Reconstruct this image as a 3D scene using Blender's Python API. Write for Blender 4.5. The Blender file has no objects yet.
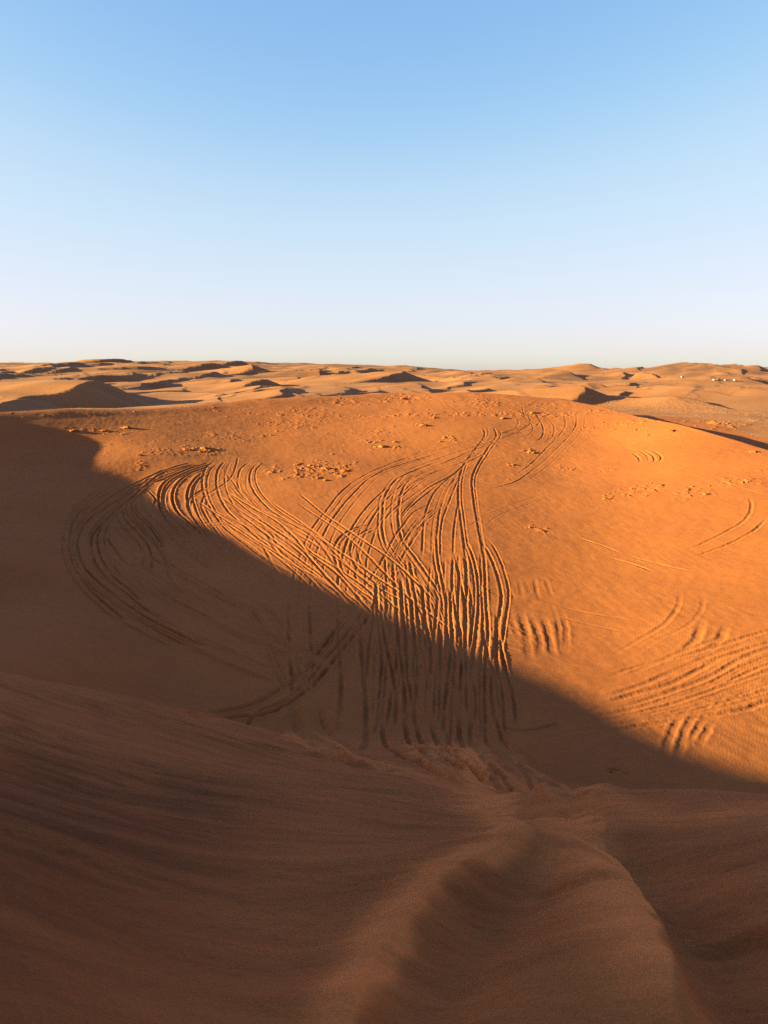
import math, random
import numpy as np

# ---------------------------------------------------------------- camera
TH = math.radians(10.46)          # pitch below the horizon
FPX = 769.0
CT, ST = math.cos(TH), math.sin(TH)
SUN_AZ = math.radians(-97.0)      # from straight ahead, negative = left
SUN_EL = math.radians(10.5)
SUN = np.array([math.sin(SUN_AZ)*math.cos(SUN_EL), math.cos(SUN_AZ)*math.cos(SUN_EL), math.sin(SUN_EL)])

def ray(px, py):
    h = (np.asarray(px, float)-384.0)/FPX
    v = (np.asarray(py, float)-512.0)/FPX
    return h, CT - v*ST, -ST - v*CT

def at_depth(px, py, D):
    h, f, u = ray(px, py)
    return np.array([h/f*D, D, u/f*D])

# ---------------------------------------------------------------- noise
_rng = np.random.RandomState(7)
_perm = _rng.permutation(1024).astype(np.int32)
_ang = _rng.rand(1024)*2*np.pi
_gx, _gy = np.cos(_ang).astype(np.float32), np.sin(_ang).astype(np.float32)
def noise(x, y):
    x = np.asarray(x, np.float64); y = np.asarray(y, np.float64)
    xi = np.floor(x); yi = np.floor(y)
    fx = (x-xi).astype(np.float32); fy = (y-yi).astype(np.float32)
    xi = xi.astype(np.int64); yi = yi.astype(np.int64)
    def g(ix, iy, dx, dy):
        k = _perm[(_perm[ix & 1023] + iy) & 1023]
        return _gx[k]*dx + _gy[k]*dy
    u = fx*fx*fx*(fx*(fx*6-15)+10); v = fy*fy*fy*(fy*(fy*6-15)+10)
    a = g(xi, yi, fx, fy); b = g(xi+1, yi, fx-1, fy)
    c = g(xi, yi+1, fx, fy-1); d = g(xi+1, yi+1, fx-1, fy-1)
    return ((a+(b-a)*u) + ((c+(d-c)*u)-(a+(b-a)*u))*v)*1.5
def fbm(x, y, o=3, gain=.5):
    s = 0; a = 1.0
    for k in range(o):
        s = s + a*noise(x*2**k+17.3*k, y*2**k-9.1*k); a *= gain
    return s
def sstep(a, b, x):
    t = np.clip((x-a)/(b-a), 0, 1); return t*t*(3-2*t)
def smax(a, b, k):
    h = np.clip(.5+.5*(a-b)/k, 0, 1); return b+(a-b)*h + k*h*(1-h)

# ---------------------------------------------------------------- thin plate splines
class TPS:
    def __init__(s, P, reg=0.0):
        P = np.array(P, float); s.c = P[:, :2]; n = len(P)
        d2 = ((s.c[:, None]-s.c[None])**2).sum(-1)
        K = .5*d2*np.log(d2+1e-9) + reg*np.eye(n)
        A = np.zeros((n+3, n+3)); A[:n, :n] = K; A[:n, n] = 1; A[:n, n+1:] = s.c
        A[n:, :n] = A[:n, n:].T
        s.w = np.linalg.solve(A, np.concatenate([P[:, 2], [0, 0, 0]]))
    def __call__(s, x, y):
        x = np.asarray(x, float); y = np.asarray(y, float); n = len(s.c)
        o = s.w[n]+s.w[n+1]*x+s.w[n+2]*y
        for (cx, cy), w in zip(s.c, s.w[:n]):
            d2 = (x-cx)**2+(y-cy)**2+1e-9
            o = o+w*.5*d2*np.log(d2)
        return o

# ---------------------------------------------------------------- the bowl (far slope, its left wall and the shading rim)
B_IMG = [(0,412,105),(0,427,99.5),(30,437,98),(0,470,86),(0,500,74),(0,560,56),(0,620,44),(0,660,36),
 (60,409,110),(30,440,98.0),(75,450,97),(70,475,86),
 (130,408,117),(130,435,104),(88,438,101.5),(115,452,96.3),(140,457,94.6),(130,480,88),(130,540,68),(130,600,54),(130,660,43),(130,700,38),
 (250,399,130),(250,430,112),(250,480,90),(250,540,70),(250,600,56),(250,660,46),(250,720,38),
 (390,393,140),(384,430,113),(384,480,90),(384,537,70.5),(384,595,58),(384,654,48),(384,720,39),
 (480,393,138),(490,430,112),(490,480,90),(490,540,70.5),
 (560,398,134),(600,406,126),(600,440,107),(600,480,90),(600,540,71),(600,600,58),(600,660,48),(600,740,36.8),(600,790,31.5),
 (680,425,106),(768,450,92),(768,480,82),(768,540,67),(768,600,56),(768,660,46.5),(768,740,37),(768,787,32.3)]
RIM = [[-62.0, 98.0, -4.6], [-58.0, 82.0, -7.38], [-57.0, 66.0, -7.64], [-57.0, 50.0, -7.28], [-57.0, 35.0, -6.36], [-57.0, 27.0, -5.46], [-56.0, 18.0, -3.53], [-54.0, 5.0, 0.5]]
B_OFF = [(-44,70,-12.2),(-43,50,-12.8),(-42,35,-13.0),(-30,45,-15.8),
 (66,82,-12),(62,55,-16.5),(55,30,-20),(50,10,-20),(20,15,-21),(0,20,-21),(-15,20,-18),(-20,26,-15),(0,0,-22),(0,-20,-21),
 (-90,60,-9),(-95,100,-8),(-90,20,-7),(-60,-30,-4),(60,-30,-20)]
CREST = [(-300,125,-8),(-120,118,-6),(-75,110,-5)] + [tuple(at_depth(*p)) for p in
 [(0,412,105),(80,409,112),(160,406,119),(250,399,130),(390,393,140),(480,393,138),(560,398,134),(600,406,126),(680,425,106),(768,450,92)]] + [(66,82,-12),(110,70,-13),(300,40,-13)]
CREST = np.array(CREST)
C_SLOPE = np.array([.3,.3,.35,.4,.4,.35,.22,.16,.16,.25,.6,.62,.62,.6,.5,.4])
C_WID = np.array([5,5,5,4,4,4,5,6,6,4,1.0,.7,.7,.8,2,5])

N_PTS = [tuple(at_depth(*p)) for p in
 [(500,1024,2.3),(490,950,3.3),(480,900,4.35),(475,850,6.1),(478,820,10.2),(482,800,16.0),(480,775,22.5),(475,753,29),(472,744,36),
  (768,1000,2.55),(768,900,4.1),(768,830,6.7),(768,795,10.6),(650,810,9.0),(650,793,12.5),(570,793,13.5),(600,840,6.4),(600,940,3.5),
  (0,1000,1.8),(0,900,2.95),(0,800,5.9),(0,725,13.5),(0,674,22),(100,700,20.5),(100,694,25),(230,724,28),(230,800,9.0),(240,900,4.3),(260,1000,2.75),(130,960,2.75),
  (120,800,8.0),(350,800,10.5),(350,757,24),(350,748,31),(410,747,33),(300,740,31),(280,752,20),(350,880,4.9)]] + [
 (0,0,-1.62),(0,-5,-1.0),(5,-5,-1.9),(-5,-3,-.1),(6,2,-3.0),(9,8,-6.0),(9.5,15,-10.0),(9,22,-14.5),(5.5,22,-13.6),(14,12,-9.5),(25,10,-16),(8,34,-19.5),(20,28,-20),
 (-8,1,.9),(-15,3,2.3),(-30,5,2.0),(-45,12,-1),(-10,8,-1.7),(-20,12,-1.6),(-30,20,-6.5),(-24,27,-11),(-15,30,-13.5),(-20,36,-17),(-10,38,-19.5),(0,44,-22),(-40,35,-16),
 (0,-30,1.5),(-30,-30,2),(30,-30,-9)]

def F_base(x, y):
    r = np.hypot(x, y); a = np.degrees(np.arctan2(x, np.maximum(y, 1e-3)))
    lr = np.log(np.maximum(r, 100.0))
    sky = np.interp(a, [-30,-18,-10,2,6,12,18,30], [5,6,7,2,-3,-3,0,-1])/FPX     # skyline above the horizon
    z = np.interp(lr, np.log([100,170,300,600,1000,1700]), [-10.2,-10.4,-9.0,-9.4,-7.5,-4.0])
    far = sky*r*.9
    rt = np.interp(y, [60,82,92,106,126,150,175], [-13.2,-12.6,-10.9,-9.2,-7.5,-8.2,-9.3])
    k = sstep(24, 36, x)*(1-sstep(58, 90, x))*(1-sstep(150, 185, y))*sstep(50, 70, y)
    z = z*(1-k)+rt*k
    t = sstep(np.log(500), np.log(2600), lr)
    return z*(1-t)+far*t

# barchan-like dunes: px,py of the crest point, distance, height, length across, lee direction (deg from +x towards the camera), crest curl
DUNES = [(90,384,235,8.0,24,14,.4),(30,394,200,2.5,30,10,.0),(585,388,240,5.5,15,12,.9),(600,378,330,4,30,-20,.5),(402,374,420,9,30,5,.5),(424,380,330,3.5,26,-10,.2),
 (215,397,185,1.6,16,30,.3),(262,380,360,4.5,20,5,.5),(296,376,470,5,34,-5,.4),(236,377,430,4,20,10,.6),(250,368,800,11,44,0,.4),(215,364,1000,12,60,10,.3),
 (320,369,800,7,36,-15,.5),(150,364,1100,8,60,20,.3),(60,363,1000,8,70,20,.2),(118,362,1300,13,60,20,.3),(238,361,1500,18,80,0,.4),(180,369,700,5,40,5,.4),
 (20,386,330,3,36,20,.3),(355,367,1100,8,50,-10,.4),(530,377,420,4,40,-10,.3),(505,375,560,5,50,5,.3),(560,374,700,6,40,-15,.4),(640,380,450,3.5,40,-20,.3),(690,384,380,3,40,-10,.4),
 (730,379,560,4.5,40,-20,.3),(755,386,330,3,34,-10,.3),(655,375,800,6,50,-10,.4),(700,373,1100,8,60,-15,.4),(590,372,1100,9,46,-20,.4),(620,376,700,5,40,0,.5),(745,372,1200,9,60,-5,.4),(680,370,1700,11,80,-15,.4),
 (450,372,900,6,50,0,.4),(470,386,260,2,36,20,.2),(660,398,230,2.2,30,-25,.3),(720,404,190,1.6,26,-30,.3),(740,394,260,2.5,34,-20,.3),(340,384,300,2.5,40,-10,.3),(160,378,420,3.5,40,0,.3),(110,372,600,4,60,10,.3),(60,376,520,4,60,5,.3)]
_rd = random.Random(21)
for _k in range(190):
    _D = 240*math.exp(_rd.random()*1.9); _px = _rd.uniform(-60, 830)
    _py = 370+8.5*FPX/_D*(1.0 if _D < 700 else .4)-_rd.uniform(0, 2)
    DUNES.append((_px, _py, _D, .0032*_D*_rd.uniform(.4, 1.5)+.6, (.05*_D+12)*_rd.uniform(.7, 1.6), _rd.uniform(-40, 30), _rd.uniform(.1, .7)))
def dunes(x, y):
    z = np.zeros_like(x)
    for (px, py, D, H, W, ang, curl) in DUNES:
        c = at_depth(px, py, D); a = math.radians(ang)
        ux, uy = math.cos(a), -math.sin(a)
        dx, dy = x-c[0], y-c[1]
        L = max(H/.2, W)*2.0
        m = (np.abs(dx) < 2.2*L) & (np.abs(dy) < 2.2*L)
        if not m.any(): continue
        dx, dy = dx[m], dy[m]
        v = -dx*uy+dy*ux
        wv = W*(.16*noise(v/W*1.3+px, v*0+py*.37)+.06*noise(v/W*3.7+px, v*0+py*.77))
        u = dx*ux+dy*uy + curl*v*v/W*.35 + wv
        hv = .85*H*np.exp(-np.abs(v/W)**1.7)*(1+.18*noise(v/W*2.1+py, v*0+px*.61))
        lee = hv - .40*np.maximum(u, 0)
        win = hv*np.exp(-np.abs(np.minimum(u, 0)/(H/.14))**1.5)
        zz = np.where(u > 0, np.maximum(lee, 0), win)
        z[m] = np.maximum(z[m], zz) + .25*np.minimum(z[m], zz)
    return z

def far_dunes(x, y):
    r = np.hypot(x, y)
    wx, wy = .8, -.6
    def wave(L, seed, k):
        X, Y = (x*wx+y*wy)/L, (-x*wy+y*wx)/(L*1.6)
        h = noise(X+seed, Y-seed)
        for _ in range(2):
            h = noise(X+seed+k*h, Y-seed)
        return h
    z = F_base(x, y)
    z = z + (2.0*wave(46, 3.3, .32)+.6*wave(17, 8.3, .25))*sstep(150, 260, r)
    z = z + 5.5*sstep(180, 600, r)*wave(120, 11.1, .32)
    z = z + 9.0*sstep(400, 1600, r)*wave(300, 23.7, .3)
    z = z + 12*sstep(1500, 4000, r)*wave(800, 41.9, .2)
    return z + dunes(x, y)*sstep(140, 175, r)

class Macro:
    def __init__(s, rim):
        s.rim = rim
        s.B = TPS([tuple(at_depth(*p)) for p in B_IMG]+[tuple(p) for p in rim]+B_OFF, 3.0)
        s.N = TPS(N_PTS, .02)
    def __call__(s, x, y):
        x = np.asarray(x, float); y = np.asarray(y, float); sh = x.shape
        x = x.ravel(); y = y.ravel(); r = np.hypot(x, y)
        z = np.zeros_like(x)
        F = np.full_like(x, -10.0)
        m = r > 95
        F[m] = far_dunes(x[m], y[m])
        near = r < 330
        xn, yn = x[near], y[near]
        b = s.B(xn, yn)
        # crest: nearest point
        best = np.full(xn.shape, 1e9); fx = np.zeros_like(xn); fy = np.zeros_like(xn); sl = np.zeros_like(xn); wd = np.ones_like(xn)
        for i in range(len(CREST)-1):
            a, c = CREST[i], CREST[i+1]
            ex, ey = c[0]-a[0], c[1]-a[1]; L2 = ex*ex+ey*ey
            t = np.clip(((xn-a[0])*ex+(yn-a[1])*ey)/L2, 0, 1)
            qx, qy = a[0]+t*ex, a[1]+t*ey
            d = np.hypot(xn-qx, yn-qy); k = d < best
            best[k] = d[k]; fx[k] = qx[k]; fy[k] = qy[k]
            sl[k] = (C_SLOPE[i]+(C_SLOPE[i+1]-C_SLOPE[i])*t)[k]; wd[k] = (C_WID[i]+(C_WID[i+1]-C_WID[i])*t)[k]
        sg = np.where(yn > np.interp(xn, CREST[:, 0], CREST[:, 1]), best, -best)
        back = sg > -8
        bf = np.zeros_like(xn); bf[back] = s.B(fx[back], fy[back])
        lee = bf - sl*np.maximum(sg, 0)
        lee = smax(lee, F[near], 1.2)
        w = sstep(-1, 1, sg/wd)
        zb = np.where(back, b*(1-w)+lee*w, b)
        # off in the rear the bowl fades into open dunes
        rn = r[near]; az = np.abs(np.degrees(np.arctan2(xn, yn)))
        q = sstep(110, 170, rn)*(sg < 0)*sstep(38, 60, az)
        zb = zb*(1-q)+F[near]*q
        n = s.N(xn, yn)
        qn = sstep(45, 75, rn)
        n = n*(1-qn)+(-40)*qn
        zb = smax(zb, n, .8+1.4*sstep(-5, -14, xn))
        z[near] = zb; z[~near] = F[~near]
        q = sstep(260, 330, r)
        z = np.where(near, z*(1-q)+F*q, z)
        return z.reshape(sh)
Q = 1.0
SUN_POWER, SUN_COL = 5.0, (1.0, .94, .39)
SKY_STRENGTH, SKY_AIR, SKY_DUST, SKY_OZ, SKY_SAT, SKY_HUE = .05, 1.0, .7, 2.3, 1.0, .5
EXPOSURE = 2.65
HAZE = 0.0
SKY_CURVES = [[(0,0),(.17,.188),(.3,.375),(.6,.535),(.8,.59),(1,.70)], [(0,0),(.31,.348),(.48,.485),(.72,.55),(.85,.59),(1,.685)], [(0,0),(.15,.27),(.3,.44),(.5,.56),(.68,.61),(.85,.65),(1,.72)]]

# ---------------------------------------------------------------- picture point -> ground point
def ground_xy(P, t0=1.2, t1=240, n=420):
    P = np.array(P, float); h, f, u = ray(P[:, 0], P[:, 1])
    ts = np.geomspace(t0, t1, n)
    Z = M(np.outer(h, ts), np.outer(f, ts)); d = np.outer(u, ts)-Z
    k = np.argmax(d < 0, axis=1); k = np.where(d.min(1) >= 0, n-1, np.maximum(k, 1))
    i = np.arange(len(P)); d0, d1 = d[i, k-1], d[i, k]
    t = ts[k-1]+(ts[k]-ts[k-1])*np.clip(d0/(d0-d1+1e-12), 0, 1)
    return np.stack([h*t, f*t], 1)

# ---------------------------------------------------------------- wheel ruts: traced courses, each rut one polyline
CROP = dict(A=(60,450,4.8), B=(180,450,4.8), C=(280,440,4.8), D=(400,400,3.84), E=(360,540,4.655), G=(180,600,3.49),
            H=(480,560,4.8), I=(600,560,4.452), J=(590,470,4.315), K=(540,350,3.368), L=(368,700,1.92), P=(0,0,1))
RUTS = """
A .14 .08|640,60 520,95 400,140 290,195 190,265 100,345 65,430 65,500 95,580 160,660 250,735 350,795 450,860 560,920 650,955
A .14 .10|690,65 560,105 450,150 350,200 240,265 130,340 90,400 85,470 110,550 180,630 270,705 390,790 500,850 640,920 740,955
A .14 .11|560,90 470,125 330,235 230,320 160,400 150,460 170,540 230,620 330,700 430,780 520,820
A .14 .10|600,100 500,140 420,170 300,265 215,345 180,410 185,480 210,540 270,620 330,670 400,740
A .12 .06|270,160 180,215 90,290 80,360
A .12 .06|250,190 150,260 110,320 140,300
A .13 .08|330,225 320,300 380,370 450,440 490,500 520,600 545,660
A .13 .07|345,240 350,290 430,370 480,440 510,490
A .13 .07|300,270 310,330 370,390 420,450 440,520 435,600
A .12 .06|215,400 260,470 330,545 390,545 405,510 380,450 320,390 270,340
A .15 .13|720,60 560,120 500,160 475,215 485,290 540,370 600,430
A .15 .13|735,75 610,125 560,170 540,220 560,290 620,350 700,420
A .14 .11|690,105 640,150 612,210 625,280 650,340 720,430
A .13 .07|150,250 70,330 45,440 60,540 120,640 230,750 330,830
A .13 .06|380,230 420,300 500,380 590,470 680,540 760,590
A .13 .06|300,560 420,640 560,730 700,800 768,840
A .13 .06|330,520 460,600 600,690 740,760 860,830
A .13 .06|400,480 520,570 660,650 800,730 940,800
A .12 .05|60,600 160,720 290,820 420,890 560,960
A .12 .07|420,190 460,240 430,280
B .15 .14|170,50 125,90 108,150 120,220 160,300 215,375 300,440 390,510 470,560 540,600
B .15 .14|220,50 185,95 175,150 190,220 230,290 290,350 360,410 440,470 540,560 600,610
B .15 .13|150,170 60,220 38,260 60,320 100,370 160,440 220,500 300,560
B .15 .13|210,180 130,215 105,255 120,310 160,370 210,430 260,500 330,570 420,620
B .14 .11|345,55 300,85 280,130 285,190 320,240 380,300 460,350 560,400 650,460 740,510
B .14 .11|390,60 350,90 335,135 350,190 400,255 480,320 580,380 680,440 768,490
B .13 .10|280,30 268,80 240,140 170,190 120,215
B .13 .08|215,70 220,110 260,160 290,210 340,270 420,330 520,400 610,450
B .12 .07|215,190 280,250 400,340 500,400 600,470 700,540
B .12 .07|240,170 330,260 430,320 540,380 640,430 740,500
B .16 .10|0,370 90,355 180,350 300,345 390,345 450,365 500,400 530,450 570,490 620,520 700,545
B .17 .14|160,580 90,530 40,480 20,440 40,400 110,375 200,365 300,360 370,375 420,410 445,460 480,505 540,540 610,560 690,580
C .14 .12|768,38 650,70 540,110 420,165 310,235 230,330 155,430 105,540 70,650 50,780 45,900
C .14 .12|768,60 650,95 520,140 420,195 340,270 260,370 210,460 170,560 150,670 145,800 150,930
C .14 .12|768,100 660,140 560,195 460,280 380,370 330,470 300,570 280,680 275,800 285,950 290,1080
C .14 .12|768,125 680,165 590,215 500,300 440,385 400,480 370,590 365,700 375,820 385,950 380,1080
C .15 .14|520,400 430,410 350,430 290,470 262,520 270,590 300,650 370,710 440,770 500,810
C .15 .14|490,410 430,430 380,460 345,500 345,560 370,610 430,660 490,720
C .15 .14|580,170 530,225 500,290 495,360 495,450 520,520 580,590 640,690 700,790
C .15 .14|650,170 600,220 575,290 570,400 590,480 650,560 720,660 768,740
C .13 .10|768,185 680,240 590,300 530,350 500,390
C .13 .10|768,215 690,270 610,340 575,390
C .13 .09|768,330 700,390 620,470 560,570
C .13 .09|640,350 560,450 500,560 430,670 360,770 290,890 220,960
C .13 .09|720,360 600,540 540,650 480,740 400,880 300,990
C .12 .08|768,290 660,335 590,400
C .12 .07|310,610 460,620 600,600 690,570
G .15 .09|610,30 540,110 430,245 330,320 230,370 60,400
G .15 .09|690,10 620,110 540,205 470,290 390,350 290,400 150,420 10,405
G .14 .06|0,150 100,195 220,245 340,290
G .14 .06|10,125 130,165 250,215 350,250
G .2 .10|190,0 260,50 300,130 340,220 375,300 390,360
G .2 .10|260,0 330,60 380,140 420,220 450,300 480,350
G .3 .16|385,340 395,420 430,490 500,545 600,580 680,600
G .3 .16|470,340 490,430 560,500 640,560 720,590
D .15 .14|320,105 325,140 290,190 245,250 228,310 225,380 235,460 245,540 255,614
D .15 .14|360,105 370,140 340,185 300,245 278,300 282,370 295,450 310,530 325,614
E .17 .17|492,60 497,200 492,300 495,400 480,520 470,650 465,780 460,900 440,960
E .17 .18|578,60 582,150 585,250 592,350 595,450 585,560 580,680 582,800 590,900 575,960
E .16 .15|555,0 600,60 640,160 660,250 650,350 640,420 625,520 612,640 615,760 640,870 680,950
E .16 .15|495,0 530,90 550,200 552,300 540,420 525,520 505,640 495,760 520,850
E .15 .12|355,-30 365,100 380,170 400,280 415,400 430,520 420,660
E .14 .10|440,50 455,130 480,250 490,330
E .14 .12|435,60 430,200 445,330 470,430 465,540
E .16 .16|150,60 160,200 170,300 175,420 165,560 150,700 130,830 90,920
E .16 .15|110,190 125,300 115,450 100,600 90,760 70,900
E .15 .14|190,170 215,290 225,400 215,560 210,700 205,860
E .16 .16|232,80 255,250 270,380 285,500 275,650 260,800 250,900
E .13 .09|270,160 300,260 340,360 420,520 440,600
E .13 .09|290,330 305,480 320,600 330,740
E .14 .11|365,110 355,250 370,400 365,550 350,700 345,860
E .14 .10|330,200 390,330 400,470 395,640 385,800
E .12 .09|440,560 400,690 380,860
E .12 .09|450,480 520,640 540,800 520,900
E .13 .11|0,160 60,210 110,245
E .13 .11|0,230 50,270 120,330
E .11 .07|20,130 130,90 330,100
E .11 .07|120,0 200,100 300,230 400,420
E .11 .07|200,0 280,110 360,230 450,430
E .11 .06|0,470 110,560 180,640
E .14 .08|5,380 25,520 30,700 20,860
D .13 .10|240,260 180,310 130,360 100,430 90,500 85,600
D .13 .10|220,290 180,350 155,420 145,500 140,600
D .12 .08|228,300 185,400 160,480 155,610
D .12 .09|225,390 208,500 205,600
D .12 .07|0,210 130,195 260,160 380,130 480,100 540,80
D .12 .08|0,280 100,240 220,200 330,170 440,130 510,110 550,60
D .12 .08|0,330 60,290 170,240 270,200 400,150 480,110
D .12 .08|0,375 80,310 170,265 240,240 330,190
D .13 .10|0,450 40,400 110,340 200,290 260,240 340,200
D .12 .08|10,560 60,490 130,420 230,390
D .13 .09|630,50 635,100 600,150 540,210 480,265 440,290
D .13 .09|680,60 675,100 640,150 570,220 510,270 430,320 330,345
D .12 .09|520,50 545,90 550,130 530,155 490,160
D .12 .09|555,55 590,95 590,130 560,165 520,170
D .12 .08|440,60 455,80 440,110 380,140 330,180
D .12 .08|490,50 500,90 470,110 430,130 370,165
D .12 .08|470,20 478,60 510,100 500,130 440,150
D .12 .05|768,340 650,345 540,365 430,400 320,450 260,490
D .12 .05|768,360 580,375 460,410 370,450 320,495
D .12 .06|690,105 720,130 735,150
D .12 .06|720,100 750,130 768,140
D .10 .05|150,0 190,40 260,70
D .10 .05|165,-5 210,35 275,62
K .15 .16|310,345 335,365 335,378 318,382
K .15 .16|330,335 360,355 365,375 345,385
K .15 .16|345,335 380,355 385,375 362,388
K .15 .16|375,335 405,355 408,372 388,387
K .12 .06|280,325 330,335 390,320
H .26 .24|180,190 200,260 220,340 230,420 250,510
H .24 .24|290,230 320,310 340,400 365,500
H .20 .14|235,240 270,330 290,390 280,470
H .20 .14|340,200 375,290 390,380 395,460
H .20 .14|375,210 410,310 415,400 400,470
H .18 .10|130,230 170,330 200,420
H .15 .09|180,70 200,150 205,190
H .15 .09|260,60 275,150 300,200
H .15 .08|310,70 330,130 360,190
H .15 .08|120,90 160,170 175,200
H .14 .07|220,90 240,160
H .13 .10|100,310 200,340 230,350
H .13 .10|100,345 210,365 250,380
H .13 .10|95,375 210,395 240,410
H .13 .08|95,410 200,440
H .13 .06|110,205 200,200 330,195 420,230
H .13 .06|120,270 200,240 330,225
H .13 .09|370,215 500,250 650,275 768,295
H .13 .10|330,260 450,290 600,325 760,355
H .18 .12|768,685 600,700 400,760 250,800 150,860
H .18 .12|768,790 550,810 400,830 230,890
H .13 .06|768,520 560,550 350,570 100,580
H .13 .06|768,580 500,630 100,650
H .14 .07|768,640 600,680 300,690 90,740
H .14 .07|768,720 600,740 350,770 100,800
I .16 .10|350,110 355,180 330,240 270,300 170,355 80,410 0,450
I .16 .10|435,110 460,180 440,240 380,300 260,355 170,410 100,450
I .26 .22|462,262 430,350 370,410 320,440
I .26 .22|572,272 530,360 480,410 440,460
I .14 .07|748,320 600,362 450,410 280,452 130,490 0,530
I .14 .08|748,375 600,420 450,465 300,520 150,570 0,610
I .14 .09|748,400 620,450 520,510 400,560 250,610 60,660
I .14 .07|748,440 600,500 480,560 330,610 150,660 -50,690
I .13 .08|748,470 640,510 520,570 380,620 200,660
I .13 .07|748,500 600,550 450,600 300,650 120,690 -60,710
I .14 .09|748,530 620,570 500,620 350,660 200,690 20,700
I .14 .08|748,555 650,590 540,630 400,670 220,705 0,730
I .14 .08|748,580 640,612 500,650 330,690 100,725
I .14 .09|748,635 650,665 540,690 400,705 250,725 0,755
I .13 .06|600,330 450,380 300,440 100,520
I .13 .06|700,360 520,420 350,490 180,560 30,600
I .13 .07|560,430 430,500 300,560 140,600 0,640
I .2 .15|400,640 350,710 320,770 280,880 250,960
I .2 .15|450,650 400,720 375,780 340,900
I .18 .12|480,690 430,760 390,840
I .18 .12|500,710 460,790 430,840
I .16 .10|560,600 520,650 490,700
J .14 .07|690,110 695,170 660,220 580,270 480,320 390,350
J .14 .07|768,200 720,250 620,310 500,355 410,385
J .13 .09|80,375 200,410 280,440
J .13 .09|140,360 260,395 380,425 480,445
J .12 .05|-60,290 60,330 140,360
J .12 .05|540,40 640,75 768,110
L .3 .16|158,78 152,110 150,130
P .125 .11|381,712 384,740 398,756 425,770 455,785
P .125 .11|404,712 408,740 425,757 450,772
P .125 .11|416,716 421,742 440,758 468,775
P .125 .11|430,716 437,742 455,760 485,782
P .125 .11|448,716 449,742 462,764 492,790
P .125 .11|458,716 462,745 474,765 505,795
P .125 .11|472,708 470,738 478,756 500,776 535,805
P .125 .11|484,708 486,740 500,760 530,786 565,812
P .125 .11|498,708 502,738 520,760 552,786 590,815
L .3 .2|213,68 216,85 225,110 290,150 330,170
L .3 .2|250,68 262,85 300,120 360,165 430,232 455,248
L .3 .14|232,70 240,95 290,135 350,175
L .22 .10|130,78 120,105 115,125
L .22 .10|180,78 190,110 230,140
L .2 .06|270,80 330,140 400,190
L .12 .05|230,50 300,58 380,40
L .10 .05|300,400 420,400 500,385
P .14 .09|289,596 289,640 292,680 293,702
P .14 .09|309,596 311,640 314,677 316,700
P .15 .10|339,596 338,634 341,690 336,737
P .15 .10|358,590 363,670 366,715 360,752
L .10 .04|60,120 110,118 150,125
"""
def ext(c, P):
    if c != 'I' or float(P[0][0]) < 740: return P
    (x0, y0), (x1, y1) = [(float(a), float(b)) for a, b in P[:2]]
    k = (y1-y0)/(x1-x0)
    return [(x0+180, y0+120*k), (x0+80, y0+65*k)]+P
def parse_ruts():
    out = []
    for ln in RUTS.strip().split('\n'):
        hd, pts = ln.split('|'); c, w, d = hd.split()
        ox, oy, s = CROP[c]
        q = {'H': .21, 'I': .32, 'K': .5, 'J': .8, 'L': .85, 'A': 2.1, 'E': .62, 'G': 1.7, 'P': 1.0}.get(c, .55)
        short = c in 'HI' and float(w) > .145
        if c == 'I' and not short: q = .75; w = '.185'
        out.append((float(w)*{'B': .8, 'C': .8, 'D': .78, 'A': .85, 'E': .74}.get(c, 1.0), float(d)*q, [(ox+float(a)/s, oy+float(b)/s) for a, b in ext(c, [tuple(p.split(',')) for p in pts.split()])], short, c in 'HI'))
    rg = random.Random(5)
    # fainter companions: the same lines driven again a little to the side
    sweep = [q for q in out if q[4] and not q[2] is None and not q[3] and q[2][0][0] > 790 and len(q[2]) > 5]
    for a, b in zip(sweep[:-1], sweep[1:]):
        n = min(len(a[2]), len(b[2])); f = rg.uniform(.35, .65)
        if rg.random() < .55: out.append((.13, .034, [(p[0]*(1-f)+q[0]*f, p[1]*(1-f)+q[1]*f) for p, q in zip(a[2][:n], b[2][:n])], False, True))
    for (w, d, pts, sh, fl) in list(out[:96]):
        if sh or fl or len(pts) < 4: continue
        for rep in range(1):
            ox, oy, sl = rg.choice((-1, 1))*rg.uniform(3.5, 9), rg.uniform(-2, 2), rg.uniform(-4, 4)
            n = len(pts)-1
            out.append((w*.8, d*rg.uniform(.3, .6), [(p[0]+ox+sl*i/n, p[1]+oy) for i, p in enumerate(pts)], False, False))
    # older, half blown-over ruts that lie parallel under the fresh ones
    for k in range(22):
        x, y = rg.uniform(190, 300), rg.uniform(490, 560)
        out.append((.12, rg.uniform(.03, .06), [(x, y), (x+rg.uniform(40,60), y+rg.uniform(25,40)), (x+rg.uniform(90,120), y+rg.uniform(70,85)), (x+rg.uniform(130,160), y+rg.uniform(105,130))], False, False))
    for k in range(26):
        x, y = rg.uniform(372, 500), rg.uniform(570, 640); dx = rg.uniform(-14, 22)
        out.append((.12, rg.uniform(.04, .09), [(x, y), (x+dx*.3, y+35), (x+dx*.8, y+70), (x+dx, y+rg.uniform(90, 110))], False, False))
    for k in range(12):
        x, y = rg.uniform(90, 200), rg.uniform(540, 600)
        out.append((.12, rg.uniform(.03, .05), [(x, y), (x+50, y+30), (x+110, y+58), (x+170, y+82)], False, False))
    return out

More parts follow.
